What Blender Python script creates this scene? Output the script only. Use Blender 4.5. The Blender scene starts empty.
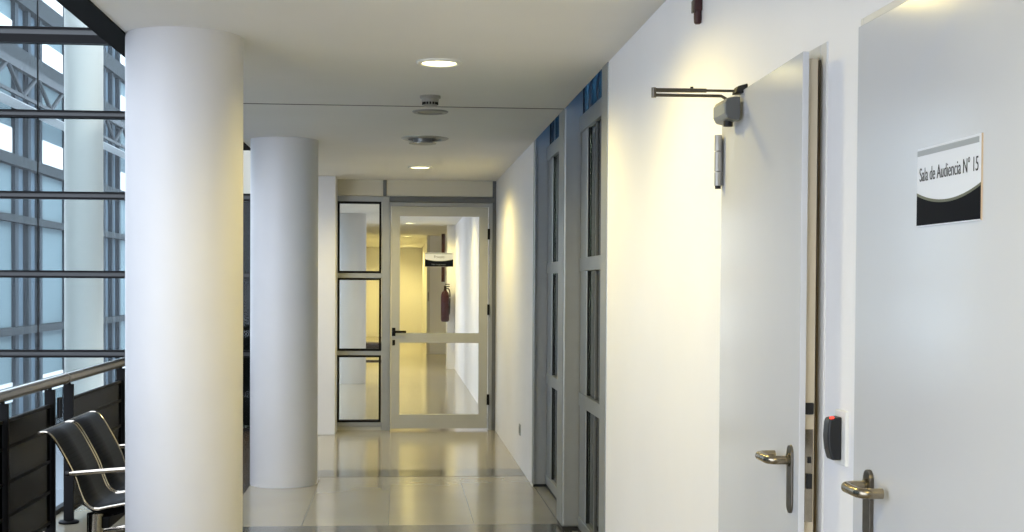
import bpy, bmesh, math, random
from mathutils import Vector, Matrix
random.seed(7)
S = bpy.context.scene
COL = bpy.context.collection
PI = math.pi

# ------------------------------------------------------------ materials
def srgb(r, g, b):
    f = lambda v: (v / 255) / 12.92 if v / 255 <= 0.04045 else ((v / 255 + 0.055) / 1.055) ** 2.4
    return (f(r), f(g), f(b), 1)

def mat(name, rgb, rough=0.5, metal=0.0, spec=0.5, noise=0.0, nscale=8.0, bump=0.0, bscale=120.0, coat=0.0):
    m = bpy.data.materials.new(name); m.use_nodes = True
    nt = m.node_tree; p = nt.nodes['Principled BSDF']
    p.inputs['Base Color'].default_value = srgb(*rgb)
    p.inputs['Roughness'].default_value = rough
    p.inputs['Metallic'].default_value = metal
    p.inputs['Specular IOR Level'].default_value = spec
    p.inputs['Coat Weight'].default_value = coat
    p.inputs['Coat Roughness'].default_value = 0.06
    tc = nt.nodes.new('ShaderNodeTexCoord')
    if noise:
        n = nt.nodes.new('ShaderNodeTexNoise'); n.inputs['Scale'].default_value = nscale; n.inputs['Detail'].default_value = 4
        nt.links.new(tc.outputs['Object'], n.inputs['Vector'])
        r = nt.nodes.new('ShaderNodeValToRGB')
        c = srgb(*rgb)
        r.color_ramp.elements[0].position = 0.3; r.color_ramp.elements[1].position = 0.7
        r.color_ramp.elements[0].color = [v * (1 - noise) for v in c[:3]] + [1]
        r.color_ramp.elements[1].color = [min(1, v * (1 + noise)) for v in c[:3]] + [1]
        nt.links.new(n.outputs['Fac'], r.inputs['Fac']); nt.links.new(r.outputs['Color'], p.inputs['Base Color'])
    if bump:
        n = nt.nodes.new('ShaderNodeTexNoise'); n.inputs['Scale'].default_value = bscale; n.inputs['Detail'].default_value = 3
        nt.links.new(tc.outputs['Object'], n.inputs['Vector'])
        b = nt.nodes.new('ShaderNodeBump'); b.inputs['Strength'].default_value = bump; b.inputs['Distance'].default_value = 0.002
        nt.links.new(n.outputs['Fac'], b.inputs['Height']); nt.links.new(b.outputs['Normal'], p.inputs['Normal'])
    return m

def glass(name, tint, refl=1.0, rough=0.0):
    m = bpy.data.materials.new(name); m.use_nodes = True
    nt = m.node_tree; nt.nodes.remove(nt.nodes['Principled BSDF'])
    out = nt.nodes['Material Output']
    t = nt.nodes.new('ShaderNodeBsdfTransparent'); t.inputs['Color'].default_value = srgb(*tint)
    g = nt.nodes.new('ShaderNodeBsdfGlossy'); g.inputs['Roughness'].default_value = rough
    fr = nt.nodes.new('ShaderNodeFresnel'); fr.inputs['IOR'].default_value = 1.45
    mu = nt.nodes.new('ShaderNodeMath'); mu.operation = 'MULTIPLY'; mu.inputs[1].default_value = refl
    mx = nt.nodes.new('ShaderNodeMixShader')
    nt.links.new(fr.outputs[0], mu.inputs[0]); nt.links.new(mu.outputs[0], mx.inputs[0])
    nt.links.new(t.outputs[0], mx.inputs[1]); nt.links.new(g.outputs[0], mx.inputs[2])
    nt.links.new(mx.outputs[0], out.inputs['Surface'])
    return m

def emit(name, rgb, strength):
    m = bpy.data.materials.new(name); m.use_nodes = True
    nt = m.node_tree; nt.nodes.remove(nt.nodes['Principled BSDF'])
    e = nt.nodes.new('ShaderNodeEmission'); e.inputs['Color'].default_value = srgb(*rgb); e.inputs['Strength'].default_value = strength
    nt.links.new(e.outputs[0], nt.nodes['Material Output'].inputs['Surface'])
    return m

def floor_mat():
    """polished cement tiles 0.54 m wide, thin joints"""
    m = mat('floor_tiles', (158, 150, 130), rough=0.16, spec=0.6)
    nt = m.node_tree; p = nt.nodes['Principled BSDF']
    tc = nt.nodes.new('ShaderNodeTexCoord')
    mp = nt.nodes.new('ShaderNodeMapping'); mp.inputs['Location'].default_value = (0.06, 250.0, 0)
    nt.links.new(tc.outputs['Object'], mp.inputs['Vector'])
    br = nt.nodes.new('ShaderNodeTexBrick')
    br.offset = 0; br.squash = 1
    br.inputs['Scale'].default_value = 1
    br.inputs['Brick Width'].default_value = 0.537; br.inputs['Row Height'].default_value = 500
    br.inputs['Mortar Size'].default_value = 0.0025; br.inputs['Mortar Smooth'].default_value = 0.3
    br.inputs['Color1'].default_value = srgb(150, 142, 122); br.inputs['Color2'].default_value = srgb(141, 134, 115)
    br.inputs['Mortar'].default_value = srgb(92, 86, 74)
    nt.links.new(mp.outputs[0], br.inputs['Vector'])
    n = nt.nodes.new('ShaderNodeTexNoise'); n.inputs['Scale'].default_value = 2.2; n.inputs['Detail'].default_value = 2
    nt.links.new(tc.outputs['Object'], n.inputs['Vector'])
    mr = nt.nodes.new('ShaderNodeMapRange'); mr.inputs['To Min'].default_value = 0.92; mr.inputs['To Max'].default_value = 1.07
    nt.links.new(n.outputs['Fac'], mr.inputs['Value'])
    mx = nt.nodes.new('ShaderNodeMix'); mx.data_type = 'RGBA'; mx.blend_type = 'MULTIPLY'; mx.inputs['Factor'].default_value = 1
    nt.links.new(br.outputs['Color'], mx.inputs['A']); nt.links.new(mr.outputs[0], mx.inputs['B'])
    nt.links.new(mx.outputs['Result'], p.inputs['Base Color'])
    mr2 = nt.nodes.new('ShaderNodeMapRange'); mr2.inputs['To Min'].default_value = 0.14; mr2.inputs['To Max'].default_value = 0.19
    return m

M = dict(
    wall=mat('white_wall_paint', (236, 235, 236), 0.45, noise=0.015, nscale=2, bump=0.12, bscale=60),
    ceil=mat('ceiling_paint', (220, 219, 215), 0.7, noise=0.02, nscale=1.5, bump=0.1, bscale=40),
    joint=mat('dark_joint', (96, 94, 88), 0.8),
    column=mat('column_plaster', (198, 197, 196), 0.5, noise=0.02, nscale=3, bump=0.15, bscale=25),
    column2=mat('outer_column_plaster', (182, 178, 170), 0.6),
    floor=floor_mat(),
    bar=mat('bar_grey', (58, 60, 60), 0.4, metal=.3),
    strip=mat('dark_polished_stone', (92, 90, 80), 0.12, spec=0.7, noise=0.12, nscale=30),
    brown=mat('brown_stone', (64, 54, 42), 0.2, noise=0.1, nscale=20),
    black=mat('black_steel', (9, 9, 10), 0.6, spec=.15),
    blackp=mat('black_paint', (7, 7, 7), 0.7, spec=.08),
    gap_shade=mat('gap_shade_brown', (112, 100, 82), 0.6),  # colour of the shaded gap beside the door leaf
    truss=mat('dark_truss_steel', (40, 46, 50), 0.6, spec=.2),
    rubber=mat('black_rubber', (12, 12, 12), 0.6),
    alu=mat('grey_aluminium', (150, 152, 150), 0.38, metal=0.55, noise=0.03, nscale=10),
    alul=mat('pale_aluminium', (166, 165, 154), 0.4, metal=0.25, noise=0.02, nscale=10),
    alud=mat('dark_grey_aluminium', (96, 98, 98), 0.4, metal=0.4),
    header=mat('header_panel', (190, 186, 170), 0.5),
    steel=mat('brushed_steel', (150, 140, 122), 0.24, metal=1.0, noise=0.08, nscale=60),
    steeld=mat('dark_brushed_steel', (112, 106, 96), 0.32, metal=1.0, noise=0.08, nscale=60),
    chrome=mat('chrome', (170, 162, 148), 0.14, metal=1.0),
    rail=mat('stainless_rail', (118, 110, 100), 0.22, metal=1.0, noise=0.08, nscale=30),
    door=mat('white_door_lacquer', (203, 204, 206), 0.16, spec=0.5, noise=0.01, nscale=4, bump=0.05, bscale=14),
    dooredge=mat('white_door_edge', (226, 222, 208), 0.4),
    core=mat('cream_door_edge', (196, 184, 160), 0.5),
    frame=mat('white_frame', (206, 205, 202), 0.35),
    hinge=mat('hinge_grey', (168, 166, 160), 0.35, metal=0.4),
    closer=mat('closer_grey', (136, 138, 134), 0.4, metal=0.5),
    white=mat('white_plastic', (226, 226, 222), 0.35),
    offwhite=mat('offwhite_plastic', (146, 144, 136), 0.45),
    readerblk=mat('reader_black', (20, 22, 26), 0.42),
    navy=mat('sign_navy', (14, 18, 27), 0.6, spec=.05),
    olive=mat('sign_olive', (92, 94, 70), 0.4),
    signw=mat('sign_white', (226, 228, 232), 0.3),
    signg=mat('sign_grey', (158, 162, 164), 0.35),
    signe=mat('sign_edge_tan', (196, 176, 152), 0.4),
    ink=mat('ink_black', (18, 20, 26), 0.5),
    inkg=mat('ink_grey', (120, 124, 132), 0.5),
    red=mat('red_enamel', (50, 8, 9), 0.5, spec=.2),
    darkred=mat('dark_red_enamel', (52, 10, 12), 0.4),
    deepred=mat('deep_red_paint', (40, 12, 10), 0.6, spec=.15),
    seat=None,
    wood=mat('dark_wood', (52, 36, 26), 0.4, noise=0.15, nscale=14),
    curtain=mat('grey_blind_fabric', (150, 156, 152), 0.8, noise=0.03, nscale=8),
    blue=mat('blue_panel', (44, 84, 130), 0.25, spec=0.5),
    concrete=mat('outdoor_concrete', (40, 46, 49), 0.8, spec=.1, noise=0.06, nscale=2),
    facwhite=mat('white_facade_panel', (190, 192, 192), 0.5),
    faccyan=mat('pale_blue_facade_glass', (88, 106, 112), 0.7, spec=.15, noise=0.1, nscale=0.35),
    facblue=mat('mid_blue_facade_glass', (70, 86, 98), 0.7, spec=.15, noise=0.1, nscale=0.5),
    faccol=mat('facade_pier', (44, 52, 58), 0.8, spec=.1),
    lowfloor=mat('lower_floor', (110, 112, 116), 0.5),
    glass=glass('clear_glass', (252, 253, 252), 0.7),
    glassf=glass('facade_glass', (240, 247, 248), 0.3),
    glassd=glass('grey_tinted_glass', (176, 186, 182), 1.0),
    glassp=glass('sky_tint_glass', (104, 138, 168), 0.6),
    glassb=glass('blue_tinted_glass', (186, 222, 252), 0.5),
    smoke=glass('smoked_panel', (44, 46, 48), 0.35, 0.15),
    led=emit('red_led', (255, 50, 40), 3.0),
    lamp=emit('lamp_diffuser', (255, 244, 176), 5.0),
)
def blind_mat():
    m = bpy.data.materials.new('grey_blind_fabric'); m.use_nodes = True
    nt = m.node_tree; p = nt.nodes['Principled BSDF']; p.inputs['Base Color'].default_value = srgb(170, 176, 172); p.inputs['Roughness'].default_value = .8
    t = nt.nodes.new('ShaderNodeBsdfTranslucent'); t.inputs['Color'].default_value = srgb(180, 186, 182)
    mx = nt.nodes.new('ShaderNodeMixShader'); mx.inputs[0].default_value = .5
    nt.links.new(p.outputs[0], mx.inputs[1]); nt.links.new(t.outputs[0], mx.inputs[2]); nt.links.new(mx.outputs[0], nt.nodes['Material Output'].inputs['Surface'])
    return m
M['curtain'] = blind_mat()
def seat_mat():
    m = mat('perforated_black_seat', (18, 19, 20), 0.6, spec=.12)
    nt = m.node_tree; p = nt.nodes['Principled BSDF']
    tc = nt.nodes.new('ShaderNodeTexCoord')
    v = nt.nodes.new('ShaderNodeTexVoronoi'); v.inputs['Scale'].default_value = 90; v.inputs['Randomness'].default_value = 0.0
    nt.links.new(tc.outputs['Object'], v.inputs['Vector'])
    r = nt.nodes.new('ShaderNodeValToRGB'); r.color_ramp.interpolation = 'CONSTANT'
    r.color_ramp.elements[0].color = (0.001, 0.001, 0.001, 1); r.color_ramp.elements[1].color = srgb(24, 25, 27); r.color_ramp.elements[1].position = 0.3
    nt.links.new(v.outputs['Distance'], r.inputs['Fac']); nt.links.new(r.outputs['Color'], p.inputs['Base Color'])
    return m
M['seat'] = seat_mat()

# ------------------------------------------------------------ mesh helpers (world coordinates)
class G:
    def __init__(s): s.bm = bmesh.new()
    def box(s, x0, x1, y0, y1, z0, z1, rot=None, piv=None, mi=0):
        r = bmesh.ops.create_cube(s.bm, size=1)
        c = Vector(((x0 + x1) / 2, (y0 + y1) / 2, (z0 + z1) / 2))
        for v in r['verts']:
            v.co = Vector((v.co.x * (x1 - x0), v.co.y * (y1 - y0), v.co.z * (z1 - z0))) + c
            if rot: v.co = rot @ (v.co - piv) + piv
        for f in {f for v in r['verts'] for f in v.link_faces}: f.material_index = mi
        return s
    def tube(s, pts, r, seg=12, closed=False, flat=1.0, up=(0, 0, 1)):
        pts = [Vector(p) for p in pts]; rings = []
        n = len(pts)
        rr = r if isinstance(r, (list, tuple)) else [r] * n
        ref = Vector(up)
        for i, p in enumerate(pts):
            if closed: t = (pts[(i + 1) % n] - pts[i - 1])
            else: t = (pts[min(i + 1, n - 1)] - pts[max(i - 1, 0)])
            t.normalize()
            a = t.cross(ref)
            if a.length < 1e-3: a = t.cross(Vector((1, 0, 0)) if abs(t.x) < .9 else Vector((0, 1, 0)))
            a.normalize(); b = t.cross(a).normalized()
            rings.append([s.bm.verts.new(p + a * math.cos(2 * PI * k / seg) * rr[i] + b * math.sin(2 * PI * k / seg) * rr[i] * flat) for k in range(seg)])
        m = n if closed else n - 1
        for i in range(m):
            A, B = rings[i], rings[(i + 1) % n]
            for k in range(seg): s.bm.faces.new((A[k], A[(k + 1) % seg], B[(k + 1) % seg], B[k]))
        if not closed:
            s.bm.faces.new(rings[0][::-1]); s.bm.faces.new(rings[-1])
        return s
    def cyl(s, p0, p1, r, seg=32, r2=None):
        return s.tube([p0, p1], [r, r if r2 is None else r2], seg)
    def lathe(s, c, prof, seg=40, axis='z'):
        """prof: list of (radius, height)"""
        rings = []
        for r, h in prof:
            ring = []
            for k in range(seg):
                a = 2 * PI * k / seg
                if axis == 'z': co = Vector((c[0] + r * math.cos(a), c[1] + r * math.sin(a), c[2] + h))
                elif axis == 'x': co = Vector((c[0] + h, c[1] + r * math.cos(a), c[2] + r * math.sin(a)))
                else: co = Vector((c[0] + r * math.cos(a), c[1] + h, c[2] + r * math.sin(a)))
                ring.append(s.bm.verts.new(co))
            rings.append(ring)
        for A, B in zip(rings, rings[1:]):
            for k in range(seg): s.bm.faces.new((A[k], A[(k + 1) % seg], B[(k + 1) % seg], B[k]))
        s.bm.faces.new(rings[0][::-1]); s.bm.faces.new(rings[-1])
        return s
    def prism(s, poly, a, b, axis='x'):
        """poly of 2d points extruded from a to b; axis x: (y,z), y: (x,z), z: (x,y)"""
        def P(u, v, w): return {'x': (w, u, v), 'y': (u, w, v), 'z': (u, v, w)}[axis]
        A = [s.bm.verts.new(P(u, v, a)) for u, v in poly]; B = [s.bm.verts.new(P(u, v, b)) for u, v in poly]
        n = len(poly)
        s.bm.faces.new(A[::-1]); s.bm.faces.new(B)
        for i in range(n): s.bm.faces.new((A[i], A[(i + 1) % n], B[(i + 1) % n], B[i]))
        return s

def wloc(o):
    v = Vector(o.location)
    while o.parent: o = o.parent; v = v + o.location
    return v

def obj(name, g, m, parent=None, bevel=0.0, smooth=False, loc=None, segs=2, **props):
    bm = g.bm
    bmesh.ops.recalc_face_normals(bm, faces=bm.faces)
    me = bpy.data.meshes.new(name)
    if loc is None and parent is None:
        xs = [v.co for v in bm.verts]
        loc = (sum(v.x for v in xs) / len(xs), sum(v.y for v in xs) / len(xs), min(v.z for v in xs))
    base = wloc(parent) if parent else Vector(loc)
    o = bpy.data.objects.new(name, me)
    for v in bm.verts: v.co -= base
    bm.to_mesh(me); bm.free()
    for mm in (m if isinstance(m, (list, tuple)) else [m]): me.materials.append(mm)
    if parent: o.parent = parent
    else: o.location = base
    COL.objects.link(o)
    if smooth:
        for p in me.polygons: p.use_smooth = True
        me.set_sharp_from_angle(angle=math.radians(35))
    if bevel:
        b = o.modifiers.new('bevel', 'BEVEL'); b.width = bevel; b.segments = segs; b.limit_method = 'ANGLE'; b.angle_limit = math.radians(40)
    for k, v in props.items(): o[k] = v
    return o

def thing(name, loc, label, category, group=None, kind=None):
    o = bpy.data.objects.new(name, None); o.location = loc; o.empty_display_size = 0.1
    COL.objects.link(o); o['label'] = label; o['category'] = category
    if group: o['group'] = group
    if kind: o['kind'] = kind
    return o

def copy_thing(root, loc, label=None, power=1):
    r = root.copy(); COL.objects.link(r); r.location = loc
    if label: r['label'] = label
    def rec(a, b):
        for ch in list(a.children):
            c = ch.copy()
            if c.type == 'LIGHT' and power != 1: c.data = ch.data.copy(); c.data.energy *= power
            COL.objects.link(c); c.parent = b; rec(ch, c)
    rec(root, r)
    return r

def text_mesh(name, body, m, parent, origin, rot, width, height, depth=0.0006, align='LEFT'):
    cu = bpy.data.curves.new(name, 'FONT'); cu.body = body; cu.size = 1; cu.extrude = 0; cu.offset = -.008
    t = bpy.data.objects.new('tmp_text', cu); COL.objects.link(t)
    bpy.context.view_layer.update()
    me = bpy.data.meshes.new_from_object(t.evaluated_get(bpy.context.evaluated_depsgraph_get()))
    bpy.data.objects.remove(t)
    xs = [v.co.x for v in me.vertices]; ys = [v.co.y for v in me.vertices]
    x0, x1, y0, y1 = min(xs), max(xs), min(ys), max(ys)
    for v in me.vertices:
        v.co = Vector(((v.co.x - x0) / (x1 - x0) * width, (v.co.y - y0) / (y1 - y0) * height, 0))
    bm = bmesh.new(); bm.from_mesh(me)
    r = bmesh.ops.extrude_face_region(bm, geom=bm.faces[:])
    bmesh.ops.translate(bm, verts=[v for v in r['geom'] if isinstance(v, bmesh.types.BMVert)], vec=(0, 0, depth))
    R = rot.to_4x4(); base = wloc(parent)
    for v in bm.verts: v.co = (R @ v.co) + Vector(origin) - base
    bmesh.ops.recalc_face_normals(bm, faces=bm.faces)
    bm.to_mesh(me); bm.free(); me.name = name
    me.materials.clear(); me.materials.append(m)
    o = bpy.data.objects.new(name, me); COL.objects.link(o); o.parent = parent
    return o

CZ = 2.58      # corridor ceiling height
XR = 1.0       # right wall plane
YE = 13.9      # glazed end wall plane

# ------------------------------------------------------------ floor
g = G().box(-2.2, XR + .5, -3, 7.96, -.3, 0).box(-2.2, XR + .5, 8.36, 10.5, -.3, 0).box(-2.2, XR + .5, 10.9, 13.9, -.3, 0)
g = G().box(-2.2, 4.0, -3, 40.0, -.3, 0)
fl = obj('floor', g, M['floor'], loc=(0, 0, 0), label='polished beige tiled corridor floor', category='floor', kind='structure')
for i, (a, b) in enumerate(((7.96, 8.36), (10.5, 10.9), (2.88, 3.28), (5.42, 5.82))):
    obj('inlay_strip', G().box(-1.1, XR if i != 0 else 1.06, a, b, -.002, .0015), M['strip'], parent=fl, label='dark polished stone strip across the floor')
obj('border_strip', G().box(-1.62, -1.1, -3, YE - .05, -.002, .0018), M['brown'], parent=fl, label='dark brown stone border')
obj('slab_edge', G().box(-2.24, -2.2, -3, YE - .05, -.35, .03), M['black'], parent=fl, label='black steel edge of the slab')
obj('lower_floor', G().box(-14, -2.3, -6, 70, -3.8, -3.6), M['lowfloor'], loc=(0, 0, -3.6), label='dark ground floor of the atrium, a storey below the railing', category='floor', kind='structure')

# ------------------------------------------------------------ ceiling
g = G().box(-1.18, XR + .15, -3, 6.42, CZ, 2.95).box(-1.18, XR, 6.42, 8.13, CZ, 2.95).box(-1.18, XR, 8.165, 9.93, CZ, 2.95)
g.box(-1.18, XR + .15, 9.93, 40, CZ, 2.95).box(-1.18, XR - .004, 8.13, 8.165, CZ + .012, 2.95)
ce = obj('ceiling', g, M['ceil'], loc=(0, 0, CZ), label='plain off-white corridor ceiling with one thin cross joint', category='ceiling', kind='structure')
obj('joint_line', G().box(-1.18, XR, 8.135, 8.16, CZ - .0008, CZ + .014), M['joint'], parent=ce, label='thin dark joint across the ceiling')
obj('edge_beam', G().box(-1.30, -1.18, -3, 10.9, CZ - .01, 3.0), M['blackp'], parent=ce, label='black steel beam along the open edge')
obj('roof_light', G().box(XR, 1.3, 6.4, 9.95, 3.02, 3.03), M['glassb'], parent=ce, label='unseen roof light above the recessed windows, glass tinted to cast blue light')  # out of view, added to turn daylight in the recess blue
obj('wall_sun_block', G().box(-1.28, -1.18, -3, 60, 3.0, 5.5).box(-1.2, 1.0, -3.1, 60, 3.0, 3.08).box(1.3, 4.2, -3.1, 60, 3.0, 3.08).box(1.0, 1.3, -3.1, 6.40, 3.0, 3.08).box(1.0, 1.3, 9.95, 60, 3.0, 3.08), M['concrete'], loc=(-1.23, 0, 3.0), label='unseen upper wall and roof added to block the sun', category='wall', kind='structure')  # out of view, added to keep sun off the corridor

# ------------------------------------------------------------ right wall, with openings for two doors and the window recess
D1a, D1b = 3.125, 3.985       # opening of the door with the closer
D2a, D2b = 1.93, 2.805        # opening of the courtroom door
g = G()
g.box(XR, XR + .15, -3, D2a, 0, CZ)
g.box(XR, XR + .15, D2a, D2b, 2.058, CZ)
g.box(XR, XR + .15, D2b, D1a, 0, CZ)
g.box(XR, XR + .15, D1a, D1b, 2.045, CZ)
g.box(XR, XR + .15, D1b, 6.40, 0, CZ)
g.box(XR, XR + .15, 9.94, 24.0, 0, CZ)
obj('wall_right', g, M['wall'], loc=(XR, 0, 0), label='long white right-hand corridor wall', category='wall', kind='structure')
# rooms behind the right wall so nothing shines through
g = G().box(2.6, 2.7, -3, 12, 0, 3.0).box(XR + .15, 2.7, 5.2, 5.3, 0, 3.0).box(XR + .15, 2.7, 11, 11.1, 0, 3.0).box(XR + .15, 2.7, -3, 6.38, 2.97, 2.999).box(XR + .15, 2.7, 9.97, 12, 2.97, 2.999).box(1.32, 2.7, 6.38, 9.97, 2.97, 2.999)
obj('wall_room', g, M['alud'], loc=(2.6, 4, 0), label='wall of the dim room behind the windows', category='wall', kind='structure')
rl = thing('fill_lamp', (2.0, 8.0, 3.0), 'unseen fill lamp added behind the recessed windows to brighten the blinds', 'lamp')
obj('fill_panel', G().box(1.7, 2.3, 6.2, 10.0, 2.94, 2.969), M['white'], rl)
al = bpy.data.lights.new('lamp', 'AREA'); al.shape = 'RECTANGLE'; al.size = .6; al.size_y = 3.6; al.energy = 900; al.color = (1, .98, .92)  # added fill light, brightens the blinds from behind
ao = bpy.data.objects.new('light_source', al); COL.objects.link(ao); ao.parent = rl; ao.location = (0, .1, -.09)
obj('wall_back', G().box(-2.3, XR + .15, -3.1, -3, 0, CZ + .3), M['wall'], label='white wall behind the viewpoint', category='wall', kind='structure')

# far corridor beyond the glazed wall
g = G().box(.86, 1.4, 24.0, 24.5, 0, CZ)
obj('wall_pier', g, M['wall'], label='narrow white pier projecting from the far right wall', category='wall', kind='structure')
g = G().box(1.4, 1.5, 24.5, 29.3, 0, CZ).box(.67, 4.0, 29.3, 29.45, 0, CZ).box(.67, .8, 29.45, 39, 0, CZ)
obj('wall_far_right', g, M['wall'], label='cream wall at the right turn of the far corridor', category='wall', kind='structure')
obj('wall_far', G().box(-3.0, 4.0, 39, 39.1, 0, CZ), M['wall'], label='cream wall closing the far end of the corridor', category='wall', kind='structure')
obj('wall_far_left', G().box(-1.15, -1.0, 24, 39, 0, CZ), M['wall'], label='white left wall of the far corridor', category='wall', kind='structure')
fj = obj('trim_1', G().box(.60, .67, 29.26, 29.45, 0, CZ), M['frame'], bevel=.004, label='white corner post at the end of the far cream wall', category='trim', kind='structure')
obj('strike_plate', G().box(.625, .645, 29.25, 29.262, 1.15, 1.35), M['steeld'], parent=fj)

# ------------------------------------------------------------ round columns
def column(x, y, r, z0, z1, label, m='column'):
    g = G().lathe((x, y, 0), [(r, z0), (r, z1)], seg=96)
    obj('round_column', g, M[m], loc=(x, y, z0), smooth=True, label=label, category='column')
column(-.94, 6.0, .252, 0, CZ, 'wide round white column in the foreground beside the bench')
column(-.859, 10.18, .251, 0, CZ, 'second round column standing on the tiles, blue-grey in daylight')
column(-.76, 20.6, .26, 0, CZ, 'round column standing behind the glazed end wall')
column(-4.12, 18.0, .245, -3.6, 10, 'tall slim round column beyond the atrium glazing', 'column2')
obj('square_pilaster', G().box(-1.16, -.63, 13.44, YE - .035, 0, CZ), M['column'], bevel=.006, label='cream square pilaster against the glazed end wall', category='pilaster')

# ------------------------------------------------------------ end wall: header, sidelight, glazed door
g = G().box(-2.3, -.165, YE - .03, YE + .05, 2.415, CZ).box(-.13, .98, YE - .03, YE + .05, 2.415, CZ)
hd = obj('wall_end', g, M['header'], loc=(0, YE, 2.41), bevel=.002, label='beige header panel over the glazed door and sidelight', category='wall', kind='structure')
obj('wall_end_upper', G().box(-2.3, -1.3, YE - .03, YE + .05, CZ, 3.1), M['header'], label='beige panel above the dark glass beside the pilaster', category='wall', kind='structure')
# posts and head
t = thing('trim_2', (.4, YE, 0), 'grey aluminium framework around the glazed door', 'frame', kind='structure')
obj('post', G().box(-.178, -.10, YE - .05, YE + .05, 0, 2.41), M['alu'], t, bevel=.003)
obj('upper_post', G().box(-.165, -.13, YE - .05, YE + .05, 2.41, CZ - .001), M['alud'], t, bevel=.003)
obj('post', G().box(.962, .998, YE - .05, YE + .05, 0, CZ - .001), M['alud'], t, bevel=.003)
obj('head_rail', G().box(-.10, .962, YE - .05, YE + .05, 2.355, 2.41), M['alud'], t, bevel=.003)

w = thing('window_1', (-.4, YE, 0), 'narrow three-pane sidelight with black edged frames beside the glazed door', 'window', kind='structure')
zs = [(.04, .085, 'sill'), (.775, .82, 'b'), (1.57, 1.62, 'b'), (2.355, 2.41, 'b')]
for a, b, k in zs:
    obj('transom', G().box(-.63, -.178, YE - .04, YE + .04, a, b), M['alu'], w, bevel=.002)
for a, b in ((.085, .775), (.82, 1.57), (1.62, 2.355)):
    g = G().box(-.63, -.182, YE - .045, YE + .03, a, a + .022).box(-.63, -.182, YE - .045, YE + .03, b - .022, b)
    g.box(-.205, -.182, YE - .044, YE + .03, a + .022, b - .022).box(-.63, -.61, YE - .044, YE + .03, a + .022, b - .022)
    fr = obj('pane_frame', g, M['black'], w)
    obj('pane', G().box(-.61, -.205, YE - .004, YE + .004, a + .02, b - .02), M['glass'], fr)
obj('sill', G().box(-.63, -.178, YE - .03, YE + .03, 0.0, .04), M['alul'], w)

d = thing('door_1', (.4, YE, 0), 'pale aluminium glazed door with two panes at the corridor end', 'door', kind='structure')
g = G().box(-.10, -.085, YE - .06, YE + .04, 0, 2.35).box(.925, .962, YE - .06, YE + .04, 0, 2.35).box(-.085, .925, YE - .06, YE + .04, 2.31, 2.35)
obj('door_frame', g, M['alu'], d, bevel=.004)
g = G().box(-.08, .008, YE - .075, YE + .0, .02, 2.305)
g.box(.825, .915, YE - .075, YE, .02, 2.305).box(.008, .825, YE - .0745, YE - .0005, 2.21, 2.305)
g.box(.008, .825, YE - .0745, YE - .0005, .905, 1.005).box(.008, .825, YE - .0745, YE - .0005, .02, .165)
leaf = obj('door_leaf', g, M['alul'], d)
obj('pane', G().box(.008, .825, YE - .04, YE - .034, 1.005, 2.21), M['glass'], leaf)
obj('pane', G().box(.008, .825, YE - .04, YE - .034, .165, .905), M['glass'], leaf)
for z in (.32, 1.25, 2.03):
    obj('hinge', G().cyl((.922, YE - .085, z - .055), (.922, YE - .085, z + .055), .013, 12), M['black'], d, smooth=True)
g = G().box(-.070, -.034, YE - .083, YE - .075, .975, 1.06)
g.tube([(-.052, YE - .08, 1.02), (-.052, YE - .125, 1.02), (-.02, YE - .13, 1.02), (.075, YE - .13, 1.02)], .012, 10)
obj('door_handle', g, M['black'], d, smooth=True)
obj('lock_cylinder', G().box(-.066, -.038, YE - .084, YE - .075, .88, .935), M['black'], d, bevel=.003)

# sign on the far door
def arc_sign(t, name_m, y0, w, z0, h, P, thick, lowest=.27):
    """layers of the sign; P(u, v, d) maps sign coordinates to world"""
    def slab(poly, d0, d1):
        g = G(); A = [g.bm.verts.new(P(u, v, d0)) for u, v in poly]; B = [g.bm.verts.new(P(u, v, d1)) for u, v in poly]; n = len(poly)
        g.bm.faces.new(A); g.bm.faces.new(B[::-1])
        for i in range(n): g.bm.faces.new((A[i], A[(i + 1) % n], B[(i + 1) % n], B[i]))
        return g
    arc = lambda u, o=0: (lowest + .13 * ((2 * u - 1) ** 2)) * h + o
    N = 24
    obj('plate', slab([(0, 0), (w, 0), (w, h), (0, h)], 0, thick), M['signw'], t)
    obj('edge_strip', slab([(w, 0), (w + .0008, 0), (w + .0008, h), (w, h)], 0, thick), M['signe'], t, label='tan edge strip')
    obj('top_band', slab([(0, h * .90), (w * .97, h * .90), (w * .97, h * .97), (0, h * .97)], thick, thick + .0006), M['signg'], t, label='grey band')
    c = [(w * i / N, arc(i / N)) for i in range(N + 1)]
    obj('dark_field', slab([(0, .002), (w, .002)] + c[::-1], thick, thick + .0006), M['navy'], t, label='dark blue curved field')
    c2 = [(w * i / N, arc(i / N, .005)) for i in range(N + 1)]
    obj('curved_line', slab(c + c2[::-1], thick, thick + .0008), M['olive'], t, label='olive line')

RF = Matrix.Rotation(PI / 2, 3, 'X')                        # faces -Y
RW = Matrix.Rotation(-PI / 2, 3, 'Z') @ Matrix.Rotation(PI / 2, 3, 'X')   # faces -X
t = thing('door_sign', (.412, YE - .045, 1.69), 'small white and dark sign on the glass of the far door', 'sign')
ys = YE - .0405
arc_sign(t, None, 0, .29, 1.69, .145, lambda u, v, dd: Vector((.267 + u, ys - dd, 1.69 + v)), .004, .38)
text_mesh('lettering', 'Privado', M['ink'], t, (.36, ys - .0044, 1.69 + .09), RF, .105, .026)
text_mesh('lettering', 'No Ingresar', M['inkg'], t, (.335, ys - .005, 1.69 + .012), RF, .15, .02)

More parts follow.
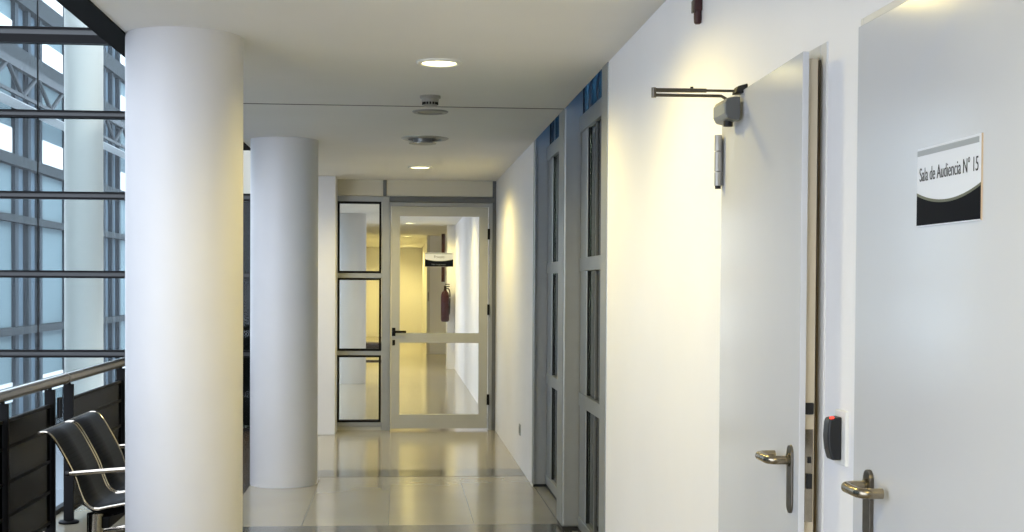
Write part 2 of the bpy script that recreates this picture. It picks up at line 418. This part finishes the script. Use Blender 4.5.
# ------------------------------------------------------------ atrium glazing (same plane as the end wall)
w = thing('window_2', (-5.0, YE, 0), 'tall atrium glazing with black and grey horizontal bars', 'window', kind='structure')
for zc in (-2.42, -1.62, -.82, -.02, .785, 1.588, 2.383, 3.20):
    b = obj('glazing_bar', G().box(-9.0, -1.33, YE - .035, YE + .05, zc - .038, zc + .038), M['bar'], w)
    obj('bar_edge', G().box(-9.0, -1.33, YE - .06, YE + .05, zc + .02, zc + .038).box(-9.0, -1.33, YE - .06, YE + .05, zc - .038, zc - .018), M['black'], b, label='black edge of the bar')
b = obj('glazing_bar', G().box(-9.0, -1.33, YE - .035, YE + .05, 3.915, 4.065), M['bar'], w)
obj('bar_edge', G().box(-9.0, -1.33, YE - .06, YE + .05, 4.05, 4.07).box(-9.0, -1.33, YE - .06, YE + .05, 3.91, 3.995), M['black'], b, label='black edge of the bar')
for zc in (4.8, 5.6, 6.4): obj('glazing_bar', G().box(-9.0, -1.33, YE - .035, YE + .05, zc - .038, zc + .038), M['black'], w)
obj('pane', G().box(-9.0, -1.33, YE + .0, YE + .008, -3.6, 7.0), M['glassf'], w)
for x in (-3.635, -6.0, -8.3): obj('glass_joint', G().box(x - .006, x + .006, YE - .006, YE + .014, -3.6, 7.0), M['black'], w)
# black sheet in place of the dark void behind this stretch of glass
obj('wall_void', G().box(-2.7, -1.3, 14.4, 14.55, -3.6, 2.57), M['blackp'], label='black sheet in place of the dark void behind the glass beside the pilaster', category='wall', kind='structure')

# ------------------------------------------------------------ recessed aluminium windows in the right wall
t = thing('trim_3', (1.05, 8.2, 0), 'grey aluminium posts framing the two recessed windows', 'frame', kind='structure')
obj('post', G().box(.996, 1.13, 6.41, 6.60, .01, 2.99), M['alu'], t, bevel=.006, label='near post')
obj('post', G().box(.998, 1.13, 8.12, 8.40, .025, 2.99), M['alu'], t, bevel=.012, label='broad middle post')
obj('post', G().box(.998, 1.13, 9.925, 9.99, .02, 2.99).box(1.0, 1.012, 9.90, 9.94, .02, 2.99), M['alu'], t, bevel=.003, label='far post')
for n, (ya, yb, yst, ym, lab) in enumerate(((8.40, 9.925, 9.62, 8.95, 'farther recessed grey aluminium window with sky light tinted into the top pane'), (6.60, 8.12, 7.83, 7.50, 'nearer recessed grey aluminium window with sky light tinted into the top pane'))):
    w = thing('window_%d' % (n + 3), (1.1, (ya + yb) / 2, 0), lab, 'window', kind='structure')
    g = G()
    g.box(1.10, 1.15, yst, yb - .03, .02, 2.43)
    obj('stile', g, M['alu'], w, bevel=.004)
    obj('gasket', G().box(1.112, 1.121, yb - .03, yb, .02, 2.9).box(1.106, 1.114, yst - .03, yst, .10, 2.43), M['black'], w)
    for a, b in ((.03, .10), (.775, .855), (1.59, 1.67), (2.43, 2.53)):
        obj('rail', G().box(1.092, 1.15, ya, yb - .03 if a < 2.4 else yb, a, b), M['alul'] if False else M['alu'], w, bevel=.004)
    for a, b in ((.10, .775), (.855, 1.59), (1.67, 2.43)):
        obj('pane', G().box(1.115, 1.121, ya, yst - .03, a, b), M['glassd'], w)
    obj('top_pane', G().box(1.115, 1.125, ya, yb, 2.53, 2.95), M['glassp'], w, label='top pane tinted blue for the sky light')  # blue tint stands in for sky light on the pane
    obj('mullion', G().box(1.106, 1.115, ym, ym + .03, .10, 2.43).box(1.108, 1.114, ym + .0, ym + .03, 2.53, 2.95).box(1.108, 1.114, yst - .06, yst, 2.53, 2.95), M['alud'], w)
    # vertical blind behind the glass: slats as one folded cloth
    prof = []
    y = ya - .12; k = 0
    while y < yb + .13:
        prof.append((1.154 + (.014 if k % 2 else 0), y)); y += .06; k += 1
    g = G()
    lo = [g.bm.verts.new((x, y, .06)) for x, y in prof]; hi = [g.bm.verts.new((x, y, 2.9)) for x, y in prof]
    for i in range(len(prof) - 1): g.bm.faces.new((lo[i], lo[i + 1], hi[i + 1], hi[i]))
    o = obj('window_blind', g, M['curtain'], loc=(1.16, (ya + yb) / 2, .06), label='grey vertical blind behind the %s recessed window' % ('farther' if n == 0 else 'nearer'), category='blind', group='blinds behind the recessed windows')
    sm = o.modifiers.new('thick', 'SOLIDIFY'); sm.thickness = .004
obj('trim_4', G().box(1.10, 1.14, 6.58, 9.92, 0.0, .028).box(1.004, 1.13, 9.93, 9.985, 0, .019).box(1.004, 1.13, 8.125, 8.395, 0, .024), M['rubber'], label='black toe strip under the recessed windows', category='trim', kind='structure')

# ------------------------------------------------------------ door with the closer (ajar)
d = thing('door_2', (.97, D1b, 0), 'white door standing slightly ajar with overhead closer and steel lever', 'door', kind='structure')
g = G()
g.box(.996, 1.16, 3.078, D1a, 0, 2.078).box(.996, 1.16, D1b, D1b + .035, 0, 2.078).box(.996, 1.16, D1a, D1b, 2.043, 2.078)
obj('door_frame', g, M['frame'], d, bevel=.004)
g = G().box(1.03, 1.16, D1a, D1a + .02, 0, 2.043).box(1.03, 1.16, D1a + .02, D1b, 2.025, 2.043)
obj('door_stop', g, M['core'], d)
ang = math.radians(1.7)
piv = Vector((.968, D1b - .01, 0)); R1 = Matrix.Rotation(ang, 3, 'Z')
# opening swings the near end towards -X
def L(g_box): return g_box
def lb(g, x0, x1, y0, y1, z0, z1): return g.box(x0, x1, y0, y1, z0, z1, rot=Rd, piv=piv)
Rd = Matrix.Rotation(-ang, 3, 'Z')
g = G(); lb(g, .966, .981, 3.078, D1b - .01, .01, 2.052)
leaf = obj('door_leaf', g, M['door'], d, bevel=.0015)
g = G(); lb(g, .981, 1.006, 3.092, D1b - .015, .015, 2.038)
obj('leaf_core', g, M['core'], leaf, label='cream rebated edge of the leaf')
g = G(); lb(g, .9835, 1.003, 3.089, 3.0925, .945, 1.165)
lp = obj('lock_plate', g, M['steel'], leaf, bevel=.001)
g = G(); lb(g, .987, 1.0, 3.083, 3.09, 1.025, 1.06); lb(g, .99, .998, 3.086, 3.09, 1.085, 1.10)
obj('latch_bolt', g, M['rubber'], lp)
g = G(); lb(g, .982, 1.004, 3.086, 3.0935, 1.200, 1.228)
obj('edge_buffer', g, M['rubber'], leaf, bevel=.003)
obj('gap_shade', G().box(.992, 1.0, D1a - .002, D1a + .004, 0, 2.04), M['gap_shade'], d, label='brown strip painted as the shadow gap at the frame')  # strip coloured as the shadow between leaf and frame

def lever(parent, xf, ys, zs, dirn, plate_z):
    """steel backplate and U-shaped return lever on a face at x=xf; dirn=+1 points away from the camera"""
    g = G()
    r = .021
    zt, zb = plate_z
    pts = [(ys + r * math.cos(a), zt - r + r * math.sin(a)) for a in [PI * k / 12 for k in range(13)]]
    pts += [(ys + r * math.cos(a), zb + r + r * math.sin(a)) for a in [PI + PI * k / 12 for k in range(13)]]
    g.prism(pts, xf - .010, xf, 'x')
    bp = obj('backplate', g, M['steeld'], parent, bevel=.002)
    obj('keyhole_screw', G().cyl((xf - .0085, ys, zs - .062), (xf - .006, ys, zs - .062), .004, 12), M['chrome'], bp)
    g = G().cyl((xf - .014, ys, zs), (xf - .006, ys, zs), .0155, 24)
    obj('rose', g, M['steeld'], bp, smooth=True)
    R = .022; o = .058; Lh = .106
    pts = [(xf - .008, ys, zs)]
    for k in range(0, 9):
        a = PI / 2 * k / 8
        pts.append((xf - (o - R) - R * math.sin(a), ys + dirn * (R - R * math.cos(a)), zs))
    for k in range(0, 9):
        a = PI / 2 * k / 8
        pts.append((xf - (o - R) - R * math.cos(a), ys + dirn * (Lh - R + R * math.sin(a)), zs))
    pts.append((xf - .014, ys + dirn * Lh, zs))
    obj('lever', G().tube(pts, .0108, 16), M['steel'], bp, smooth=True)
lever(leaf, .945, 3.145, 1.085, 1, (1.122, .957))

for zc in (1.875, .24):
    h = obj('hinge', G().cyl((.948, 3.945, zc - .03), (.948, 3.945, zc + .028), .0115, 16), M['hinge'], d, smooth=True)
    obj('knuckle', G().cyl((.948, 3.945, zc + .031), (.948, 3.945, zc + .078), .0115, 16).cyl((.948, 3.945, zc - .073), (.948, 3.945, zc - .033), .0115, 16), M['hinge'], h, smooth=True)
    obj('pin_cap', G().cyl((.948, 3.945, zc - .082), (.948, 3.945, zc - .073), .009, 16), M['rubber'], h)
    obj('hinge_plate', G().box(.948, .985, 3.955, 3.968, zc - .07, zc + .07), M['hinge'], h)

def closer(parent, x, y, z, yaw=0):
    """door closer: body on the leaf, elbow arm sticking out, bracket on the frame head"""
    g = G()
    poly = [(0, -.032), (-.012, -.034), (-.036, -.029), (-.044, -.014), (-.044, .016), (-.036, .029), (-.01, .033), (0, .032)]
    g.prism([(x + a, z + b) for a, b in poly], y - .066, y + .07, 'y')
    b = obj('closer_body', g, M['closer'], parent, bevel=.004)
    obj('body_cap', G().prism([(x + a * .97, z + c * .97) for a, c in poly], y - .071, y - .066, 'y'), M['alud'], b, bevel=.002)
    obj('spindle_cap', G().cyl((x - .022, y - .02, z - .046), (x - .022, y - .02, z - .030), .013, 20), M['rubber'], b, smooth=True)
    ex, ey = x - .232, y - .005
    za = z + .041
    obj('forearm', G().tube([(x - .024, y - .01, z + .028), (x - .026, y - .01, za - .008), (x - .04, y - .01, za), (ex, ey, za)], .0045, 10), M['steeld'], b, smooth=True)
    g = G().tube([(ex - .004, ey, za + .014), (x - .085, y - .02, za + .013)], .006, 12)
    obj('sleeve', g, M['steeld'], b, smooth=True)
    g = G().tube([(x - .085, y - .02, za + .013), (x + .004, y - .03, za + .012)], .0038, 10)
    obj('rod', g, M['steeld'], b, smooth=True)
    obj('elbow_joint', G().cyl((ex, ey, za - .007), (ex, ey, za + .021), .007, 14), M['steeld'], b, smooth=True)
    obj('adjusting_screw', G().cyl((x - .125, y - .012, za + .016), (x - .125, y - .012, za + .024), .0045, 10), M['rubber'], b)
    g = G().prism([(x - .012, za + .002), (x + .024, za + .004), (x + .024, za + .030), (x - .004, za + .022)], y - .06, y - .015, 'y')
    obj('frame_bracket', g, M['rubber'], b, bevel=.003)
closer(leaf, .946, 3.75, 1.999)

# ------------------------------------------------------------ courtroom door (closed)
d = thing('door_3', (.97, D2a, 0), 'white lacquered door carrying the courtroom sign and a steel lever', 'door', kind='structure')
g = G().box(.988, 1.16, D2b + .0, D2b + .02, 0, 2.078).box(.988, 1.16, D2a - .02, D2a, 0, 2.078).box(.988, 1.16, D2a, D2b, 2.06, 2.078)
obj('door_frame', g, M['frame'], d, bevel=.002)
leaf = obj('door_leaf', G().box(.975, 1.01, D2a + .004, D2b - .003, .01, 2.056), M['door'], d, bevel=.002)
lever(leaf, .975, 2.695, 1.09, -1, (1.124, .93))
lever_far = None
closer(leaf, .975, 2.02, 2.04)

# sign on the courtroom door
t = thing('door_sign', (.97, 2.32, 1.615), 'courtroom name sign, white over dark curve, screwed to the right-hand door', 'sign')
arc_sign(t, None, 0, .278, 1.615, .146, lambda u, v, dd: Vector((.975 - dd, 2.456 - u, 1.615 + v)), .003)
text_mesh('lettering', 'Sala de Audiencia N° 15', M['ink'], t, (.975 - .0032, 2.443, 1.615 + .084), RW, .255, .0262, align='LEFT')

# ------------------------------------------------------------ card reader
t = thing('card_reader', (1.0, 2.93, 1.165), 'black card reader with red light on a white plate between the doors', 'card reader')
obj('wall_plate', G().box(.992, 1.002, 2.905, 2.98, 1.100, 1.224), M['white'], t, bevel=.003)
g = G()
prof = [(.992, 1.112), (.970, 1.112), (.963, 1.135), (.960, 1.165), (.962, 1.195), (.965, 1.206), (.992, 1.210)]
g.prism(prof, 2.928, 2.968, 'y')
body = obj('reader_body', g, M['readerblk'], t, bevel=.004)
obj('status_light', G().box(.966, .974, 2.930, 2.936, 1.2055, 1.2095), M['led'], body)

# ------------------------------------------------------------ red alarm hanging from the wall top
t = thing('fire_alarm', (.985, 4.41, 2.4), 'dark red alarm horn at the top of the right wall', 'alarm')
obj('housing', G().box(.972, 1.0, 4.395, 4.43, 2.416, 2.56), M['darkred'], t, bevel=.005)
obj('horn', G().lathe((.986, 4.41, 2.374), [(.008, 0), (.012, .004), (.013, .02), (.013, .044)], seg=20), M['darkred'], t, smooth=True)
obj('wall_bracket', G().box(.966, .974, 4.40, 4.42, 2.41, 2.45), M['steeld'], t, bevel=.002)

# ------------------------------------------------------------ wall socket low on the wall
t = thing('wall_outlet', (1.0, 10.97, .28), 'small grey outlet low on the white wall before the windows', 'outlet')
obj('cover_plate', G().box(.992, 1.0, 10.92, 11.02, .27, .36), M['offwhite'], t, bevel=.002)
obj('insert', G().box(.989, .993, 10.95, 10.99, .29, .34), M['alud'], t)

# ------------------------------------------------------------ ceiling fittings
def light(parent, loc, energy, color=(1.0, .80, .27), size=165):
    l = bpy.data.lights.new('lamp', 'SPOT'); l.energy = energy; l.color = color
    l.spot_size = math.radians(size); l.spot_blend = .55; l.shadow_soft_size = .07
    o = bpy.data.objects.new('light_source', l); COL.objects.link(o); o.parent = parent; o.location = loc
    return o
WATT = 48
DL = thing('ceiling_downlight', (.189, 6.52, CZ), 'nearest lit round downlight in the ceiling, before the smoke detector', 'downlight', 'lit downlights along the corridor')
obj('trim_ring', G().lathe((.189, 6.52, CZ), [(.112, 0), (.112, -.004), (.104, -.010), (.088, -.010), (.082, -.004), (.082, 0)], seg=48), M['white'], DL, smooth=True)
obj('diffuser', G().lathe((.189, 6.52, CZ), [(.082, -.001), (.082, -.005), (.06, -.0065)], seg=40), M['lamp'], DL)
light(DL, (0, 0, -.03), WATT)
copy_thing(DL, (.187, 12.3, CZ), 'smaller-looking lit downlight just before the glazed door', 1.5)
copy_thing(DL, (.17, 17.9, CZ), 'lit downlight directly behind the head of the glazed door', 1.3)
copy_thing(DL, (.17, 23.4, CZ), 'first lit downlight seen through the glazed door', 1.6)
copy_thing(DL, (.17, 29.6, CZ), 'second lit downlight seen through the glazed door, in the middle', 1.8)
copy_thing(DL, (.17, 37.0, CZ), 'third and farthest lit downlight seen through the glazed door', 2.2)
copy_thing(DL, (.189, 4.5, CZ), 'lit downlight in the ceiling just above the frame, by the red alarm')
copy_thing(DL, (.185, .9, CZ), 'lit downlight in the ceiling above the viewpoint', .8)
copy_thing(DL, (-.4, 33.0, CZ), 'unseen downlight added to brighten the far corridor by the left wall', 2.2)  # extra lamp, added for more light in the far corridor

t = thing('smoke_detector', (.173, 7.69, CZ), 'small white smoke detector hanging from the ceiling', 'smoke detector')
obj('mount', G().lathe((.173, 7.69, CZ), [(.060, 0), (.060, -.012), (.052, -.016)], seg=40), M['offwhite'], t, smooth=True)
obj('sensor_head', G().lathe((.173, 7.69, CZ), [(.05, -.016), (.048, -.034), (.042, -.036), (.042, -.052), (.036, -.06)], seg=40), M['offwhite'], t, smooth=True)
g = G()
for k in range(16):
    a = 2 * PI * k / 16
    c = Vector((.173 + .0425 * math.cos(a), 7.69 + .0425 * math.sin(a), CZ - .044))
    g.box(c.x - .004, c.x + .004, c.y - .005, c.y + .005, c.z - .007, c.z + .007, rot=Matrix.Rotation(a, 3, 'Z'), piv=c)
obj('vent_slots', g, M['black'], t)

t = thing('ceiling_downlight', (.189, 8.37, CZ), 'unlit round downlight right behind the smoke detector', 'downlight')
obj('trim_ring', G().lathe((.189, 8.37, CZ), [(.112, 0), (.112, -.004), (.104, -.010), (.080, -.010), (.074, -.002), (.074, 0)], seg=48), M['alu'], t, smooth=True)
obj('diffuser', G().lathe((.189, 8.37, CZ), [(.074, -.001), (.074, -.003), (.06, -.004)], seg=40), M['offwhite'], t)
t = thing('air_diffuser', (.186, 9.9, CZ), 'round stepped metal air vent in the ceiling behind the unlit downlight', 'air vent')
obj('outer_ring', G().lathe((.186, 9.9, CZ), [(.175, 0), (.175, -.004), (.155, -.012), (.125, -.012), (.12, 0)], seg=48), M['alu'], t, smooth=True)
obj('inner_cone', G().lathe((.169, 9.9, CZ), [(.07, 0), (.07, -.03), (.10, -.036), (.10, -.042), (.05, -.045)], seg=48), M['alu'], t, smooth=True)

# ------------------------------------------------------------ railing
XRL = -2.05
t = thing('guard_railing', (XRL, 8.5, 0), 'black railing with smoked panels and steel handrail along the atrium', 'railing')
obj('handrail', G().tube([(XRL, -2.5, .912), (XRL, 13.4, .912)], .034, 24), M['rail'], t, smooth=True)
for yj in (8.45, 4.2):
    obj('joint_sleeve', G().cyl((XRL, yj - .012, .912), (XRL, yj + .012, .912), .0355, 24), M['steeld'], t, smooth=True)
posts = [1.4, 3.4, 4.0, 5.4, 7.15, 8.1, 8.55, 10.12, 11.7, 13.2]
for y in posts:
    g = G().box(XRL - .03, XRL + .03, y - .012, y + .012, .02, .87).cyl((XRL, y, .86), (XRL, y, .885), .012, 12)
    p = obj('post', g, M['black'], t, bevel=.002)
    obj('foot_plate', G().lathe((XRL, y, 0.0), [(.062, 0.002), (.062, .012), (.05, .018)], seg=28), M['black'], p, smooth=True)
for a, b in ((1.43, 3.37), (4.03, 5.37), (5.43, 7.12), (7.18, 8.07), (8.58, 10.09), (10.15, 11.67), (11.73, 13.17)):
    g = G().box(XRL - .006, XRL + .006, a, b, .06, .775)
    p = obj('smoked_panel', g, M['smoke'], t)
    g = G()
    for z in (.09, .27, .45, .635, .775): g.box(XRL - .010, XRL + .010, a, b, z - .009, z + .009)
    obj('panel_rails', g, M['black'], p)
obj('panel_latch', G().box(XRL - .008, XRL + .008, 8.35, 8.36, .68, .80).box(XRL - .008, XRL + .008, 8.29, 8.30, .68, .80).box(XRL - .008, XRL + .008, 8.29, 8.36, .795, .805), M['black'], t)

# ------------------------------------------------------------ bench with two perforated seats
def spline(pts, n=6):
    P = [Vector(p) for p in pts]; out = []
    for i in range(len(P) - 1):
        p0, p1, p2, p3 = P[max(i - 1, 0)], P[i], P[i + 1], P[min(i + 2, len(P) - 1)]
        for k in range(n):
            u = k / n
            out.append(.5 * ((2 * p1) + (-p0 + p2) * u + (2 * p0 - 5 * p1 + 4 * p2 - p3) * u * u + (-p0 + 3 * p1 - 3 * p2 + p3) * u ** 3))
    out.append(P[-1]); return out
PF = spline([(-1.853, .722), (-1.815, .722), (-1.778, .690), (-1.725, .60), (-1.675, .50), (-1.648, .42), (-1.618, .355), (-1.57, .325), (-1.50, .335), (-1.40, .352), (-1.29, .358), (-1.25, .352), (-1.225, .33)], 5)
bt = thing('waiting_bench', (-1.5, 7.65, 0), 'black perforated two-seat metal waiting bench with chrome edges by the railing', 'bench')
for i, (a, b) in enumerate(((7.10, 7.64), (7.67, 8.24))):
    g = G()
    A = [g.bm.verts.new((p.x, a + .012, p.y)) for p in PF]; B = [g.bm.verts.new((p.x, b - .012, p.y)) for p in PF]
    for k in range(len(PF) - 1): g.bm.faces.new((A[k], A[k + 1], B[k + 1], B[k]))
    s_ = obj('seat_shell', g, M['seat'], bt, smooth=True)
    sm = s_.modifiers.new('thick', 'SOLIDIFY'); sm.thickness = .004; sm.offset = 0
    for y in (a, b):
        obj('edge_tube', G().tube([(p.x, y + (.008 if y == a else -.008), p.y) for p in PF], .0075, 10, up=(0, 1, 0)), M['chrome'], s_, smooth=True)
    obj('top_bar', G().tube([(PF[0].x, a, PF[0].y), (PF[0].x, b, PF[0].y)], .007, 10), M['steeld'], s_, smooth=True)
obj('cross_beam', G().box(-1.56, -1.50, 7.12, 8.22, .22, .28), M['black'], bt, bevel=.006)
for y in (7.24, 7.68, 8.04):
    obj('seat_bracket', G().prism([(-1.66, .40), (-1.64, .38), (-1.60, .318), (-1.54, .306), (-1.34, .335), (-1.34, .322), (-1.5, .27), (-1.58, .27), (-1.66, .33)], y - .02, y + .02, 'y'), M['black'], bt)
for y in (7.13, 8.12):
    lg = obj('leg', G().cyl((-1.575, y, .03), (-1.575, y, .30), .042, 24), M['chrome'], bt, smooth=True)
    obj('foot', G().tube([(-1.82, y, .014), (-1.70, y, .03), (-1.53, y, .05), (-1.36, y, .03), (-1.22, y, .014)], [.012, .02, .028, .02, .012], 14), M['chrome'], lg, smooth=True)
def armrest(y):
    a = obj('armrest', G().tube([(-1.70, y, .513), (-1.66, y, .515), (-1.50, y, .527), (-1.34, y, .538), (-1.27, y, .53), (-1.245, y, .50), (-1.25, y, .44), (-1.27, y, .36)], [.009, .012, .013, .013, .013, .011, .010, .010], 14, flat=.7, up=(0, 1, 0)), M['chrome'], bt, smooth=True)
    obj('end_cap', G().cyl((-1.716, y, .5125), (-1.699, y, .513), .015, 14), M['rubber'], a, smooth=True)
armrest(7.085); armrest(8.26)

# ------------------------------------------------------------ far corridor things
t = thing('fire_extinguisher', (.82, 23.86, .85), 'red fire extinguisher hung on the far white pier', 'fire extinguisher')
obj('cylinder', G().lathe((.82, 23.9, .85), [(.05, 0), (.072, .02), (.075, .05), (.075, .46), (.06, .52), (.03, .55), (.025, .58)], seg=28), M['red'], t, smooth=True)
obj('valve', G().box(.80, .84, 23.88, 23.92, 1.42, 1.47).box(.80, .90, 23.89, 23.91, 1.47, 1.49).box(.82, .90, 23.89, 23.91, 1.51, 1.525), M['black'], t, bevel=.003)
obj('hose', G().tube(spline([(.84, 23.86, 1.45), (.89, 23.84, 1.42), (.905, 23.84, 1.3), (.90, 23.84, 1.1), (.895, 23.84, .98)], 5), .012, 10), M['rubber'], t, smooth=True)
obj('bracket', G().box(.78, .86, 23.975, 24.0, 1.0, 1.35), M['black'], t)
t = thing('extinguisher_marker', (.80, 23.97, 1.6), 'dark red vertical marker strip on the far pier above the extinguisher', 'marker')
obj('strip', G().box(.755, .805, 23.96, 24.02, 1.56, 2.42), M['deepred'], t, bevel=.004)
obj('side_band', G().box(.805, .815, 23.965, 24.02, 1.56, 2.42), M['darkred'], t)

t = thing('wooden_bench', (-.42, 22.2, 0), 'low dark bench standing beyond the sidelight glass', 'bench')
obj('seat', G().box(-.66, -.18, 21.9, 22.5, .50, .55), M['wood'], t, bevel=.01)
obj('apron', G().box(-.64, -.20, 21.93, 22.47, .40, .50), M['wood'], t, bevel=.004)
for x, y in ((-.63, 21.93), (-.25, 21.93), (-.63, 22.45), (-.25, 22.45)):
    obj('leg', G().box(x, x + .07, y - .02, y + .05, 0, .40), M['wood'], t, bevel=.003)
obj('stretcher', G().box(-.60, -.22, 22.17, 22.21, .22, .26), M['wood'], t)

# ------------------------------------------------------------ outdoors: office wing running parallel to the corridor
XW = -12.0
b = thing('office_wing', (XW, 50, -3.6), 'long office wing outside with pale blue glass bays and concrete beams, its unseen near block added to cut daylight', 'building')
for ya, yb in ((-1, 21.3), (37.5, 80)): obj('back_wall', G().box(XW - 1.2, XW - .9, ya, yb, -3.6, 14), M['faccol'], b)  # near block is out of view, added to cut daylight on the columns
for z0, z1 in ((10.2, 10.8), (8.2, 8.8), (5.12, 5.45), (3.37, 3.6), (-.12, .12), (-3.6, -3.2)):
    for ya, yb in ((-1, 21.3), (37.5, 80)): obj('beam', G().box(XW - .9, XW + .25, ya, yb, z0, z1), M['concrete'], b)
big = []
y = 46.0 - 6.3 * 7
while y < 78:
    if y < 16 or y > 37: big.append(y)  # bays of the added near block; gap after it admits sky light
    y += 6.3
rows = ((-3.2, -.12), (.12, 3.37), (3.6, 5.12), (5.45, 8.2), (8.8, 10.2), (10.8, 13))
for y in big:
    for z0, z1 in rows:
        fr = obj('window_bay', G().box(XW - .06, XW, y, y + 3.1, z0, z1), M['faccyan'], b)
        if z0 in (5.45, 8.8, 10.8, -3.2):
            q = {5.45: (5.5, 6.3), 8.8: (8.85, 9.6), 10.8: (10.85, 11.7), -3.2: (-2.2, -1.6)}[z0]
            obj('white_panel', G().box(XW, XW + .05, y + .05, y + 3.05, q[0], q[1]), M['facwhite'], fr, label='bright white panel')
    for k in range(2):
        ya = y + 3.5 + k * 1.4
        obj('narrow_bay', G().box(XW - .1, XW - .04, ya, ya + 1.05, -3.2, 13), M['facblue'], b)
    for ym in (y + 3.12, y + 4.6, y + 6.0):
        obj('pier', G().box(XW - .1, XW + .12, ym, ym + .3 if ym != y + 3.12 else ym + .36, -3.6, 13), M['faccol'], b)
t = thing('roof_truss', (XW + 1.2, 50, 7), 'dark steel truss crossing in front of the office wing', 'truss')
XT = XW + .9
obj('top_chord', G().box(XT - .08, XT + .08, 37.5, 76, 7.72, 7.95), M['truss'], t)
obj('bottom_chord', G().box(XT - .05, XT + .05, 37.5, 76, 6.95, 7.05), M['truss'], t)
g = G(); y = 37.6; k = 0
while y < 75:
    a, c = (7.0, 7.8) if k % 2 == 0 else (7.8, 7.0)
    g.tube([(XT, y, a), (XT, y + 1.6, c)], .07, 8); y += 1.6; k += 1
obj('diagonals', g, M['truss'], t)
obj('canopy_panels', G().box(XT - .8, XT - .2, 37.5, 76, 6.9, 6.93), M['facwhite'], t)

# ------------------------------------------------------------ daylight
W = bpy.data.worlds.new('world'); S.world = W; W.use_nodes = True
nt = W.node_tree; bg = nt.nodes['Background']
bg.inputs['Color'].default_value = (.77, .85, 1.0, 1); bg.inputs['Strength'].default_value = 2.6
sun = bpy.data.lights.new('sun', 'SUN'); sun.energy = 1.0; sun.angle = math.radians(3); sun.color = (1, .97, .92)
so = bpy.data.objects.new('sun', sun); COL.objects.link(so)
dirv = Vector((-1, .35, -.75)); so.rotation_euler = dirv.to_track_quat('-Z', 'Y').to_euler(); so.location = (5, 0, 15)

# ------------------------------------------------------------ camera
cam = bpy.data.cameras.new('camera'); co = bpy.data.objects.new('camera', cam); COL.objects.link(co)
cam.sensor_width = 36; cam.sensor_fit = 'HORIZONTAL'; cam.lens = 1340 / 1024 * 36
yaw, pit, roll = 0.0842372, math.radians(-1.2), .006
f = Vector((math.sin(yaw) * math.cos(pit), math.cos(yaw) * math.cos(pit), math.sin(pit)))
r = Vector((math.cos(yaw), -math.sin(yaw), 0)); u = r.cross(f)
r2 = math.cos(roll) * r + math.sin(roll) * u; u2 = -math.sin(roll) * r + math.cos(roll) * u
Mx = Matrix((r2, u2, -f)).transposed().to_4x4(); Mx.translation = Vector((0, 0, 1.5))
co.matrix_world = Mx
cam.shift_y = .0466284; cam.clip_start = .02; cam.clip_end = 300
S.camera = co

S.view_settings.view_transform = 'Standard'; S.view_settings.look = 'None'
S.view_settings.gamma = 1; S.view_settings.use_curve_mapping = False
S.view_settings.exposure = 0.9
S.cycles.max_bounces = 10; S.cycles.transparent_max_bounces = 16
S.cycles.sample_clamp_indirect = 6
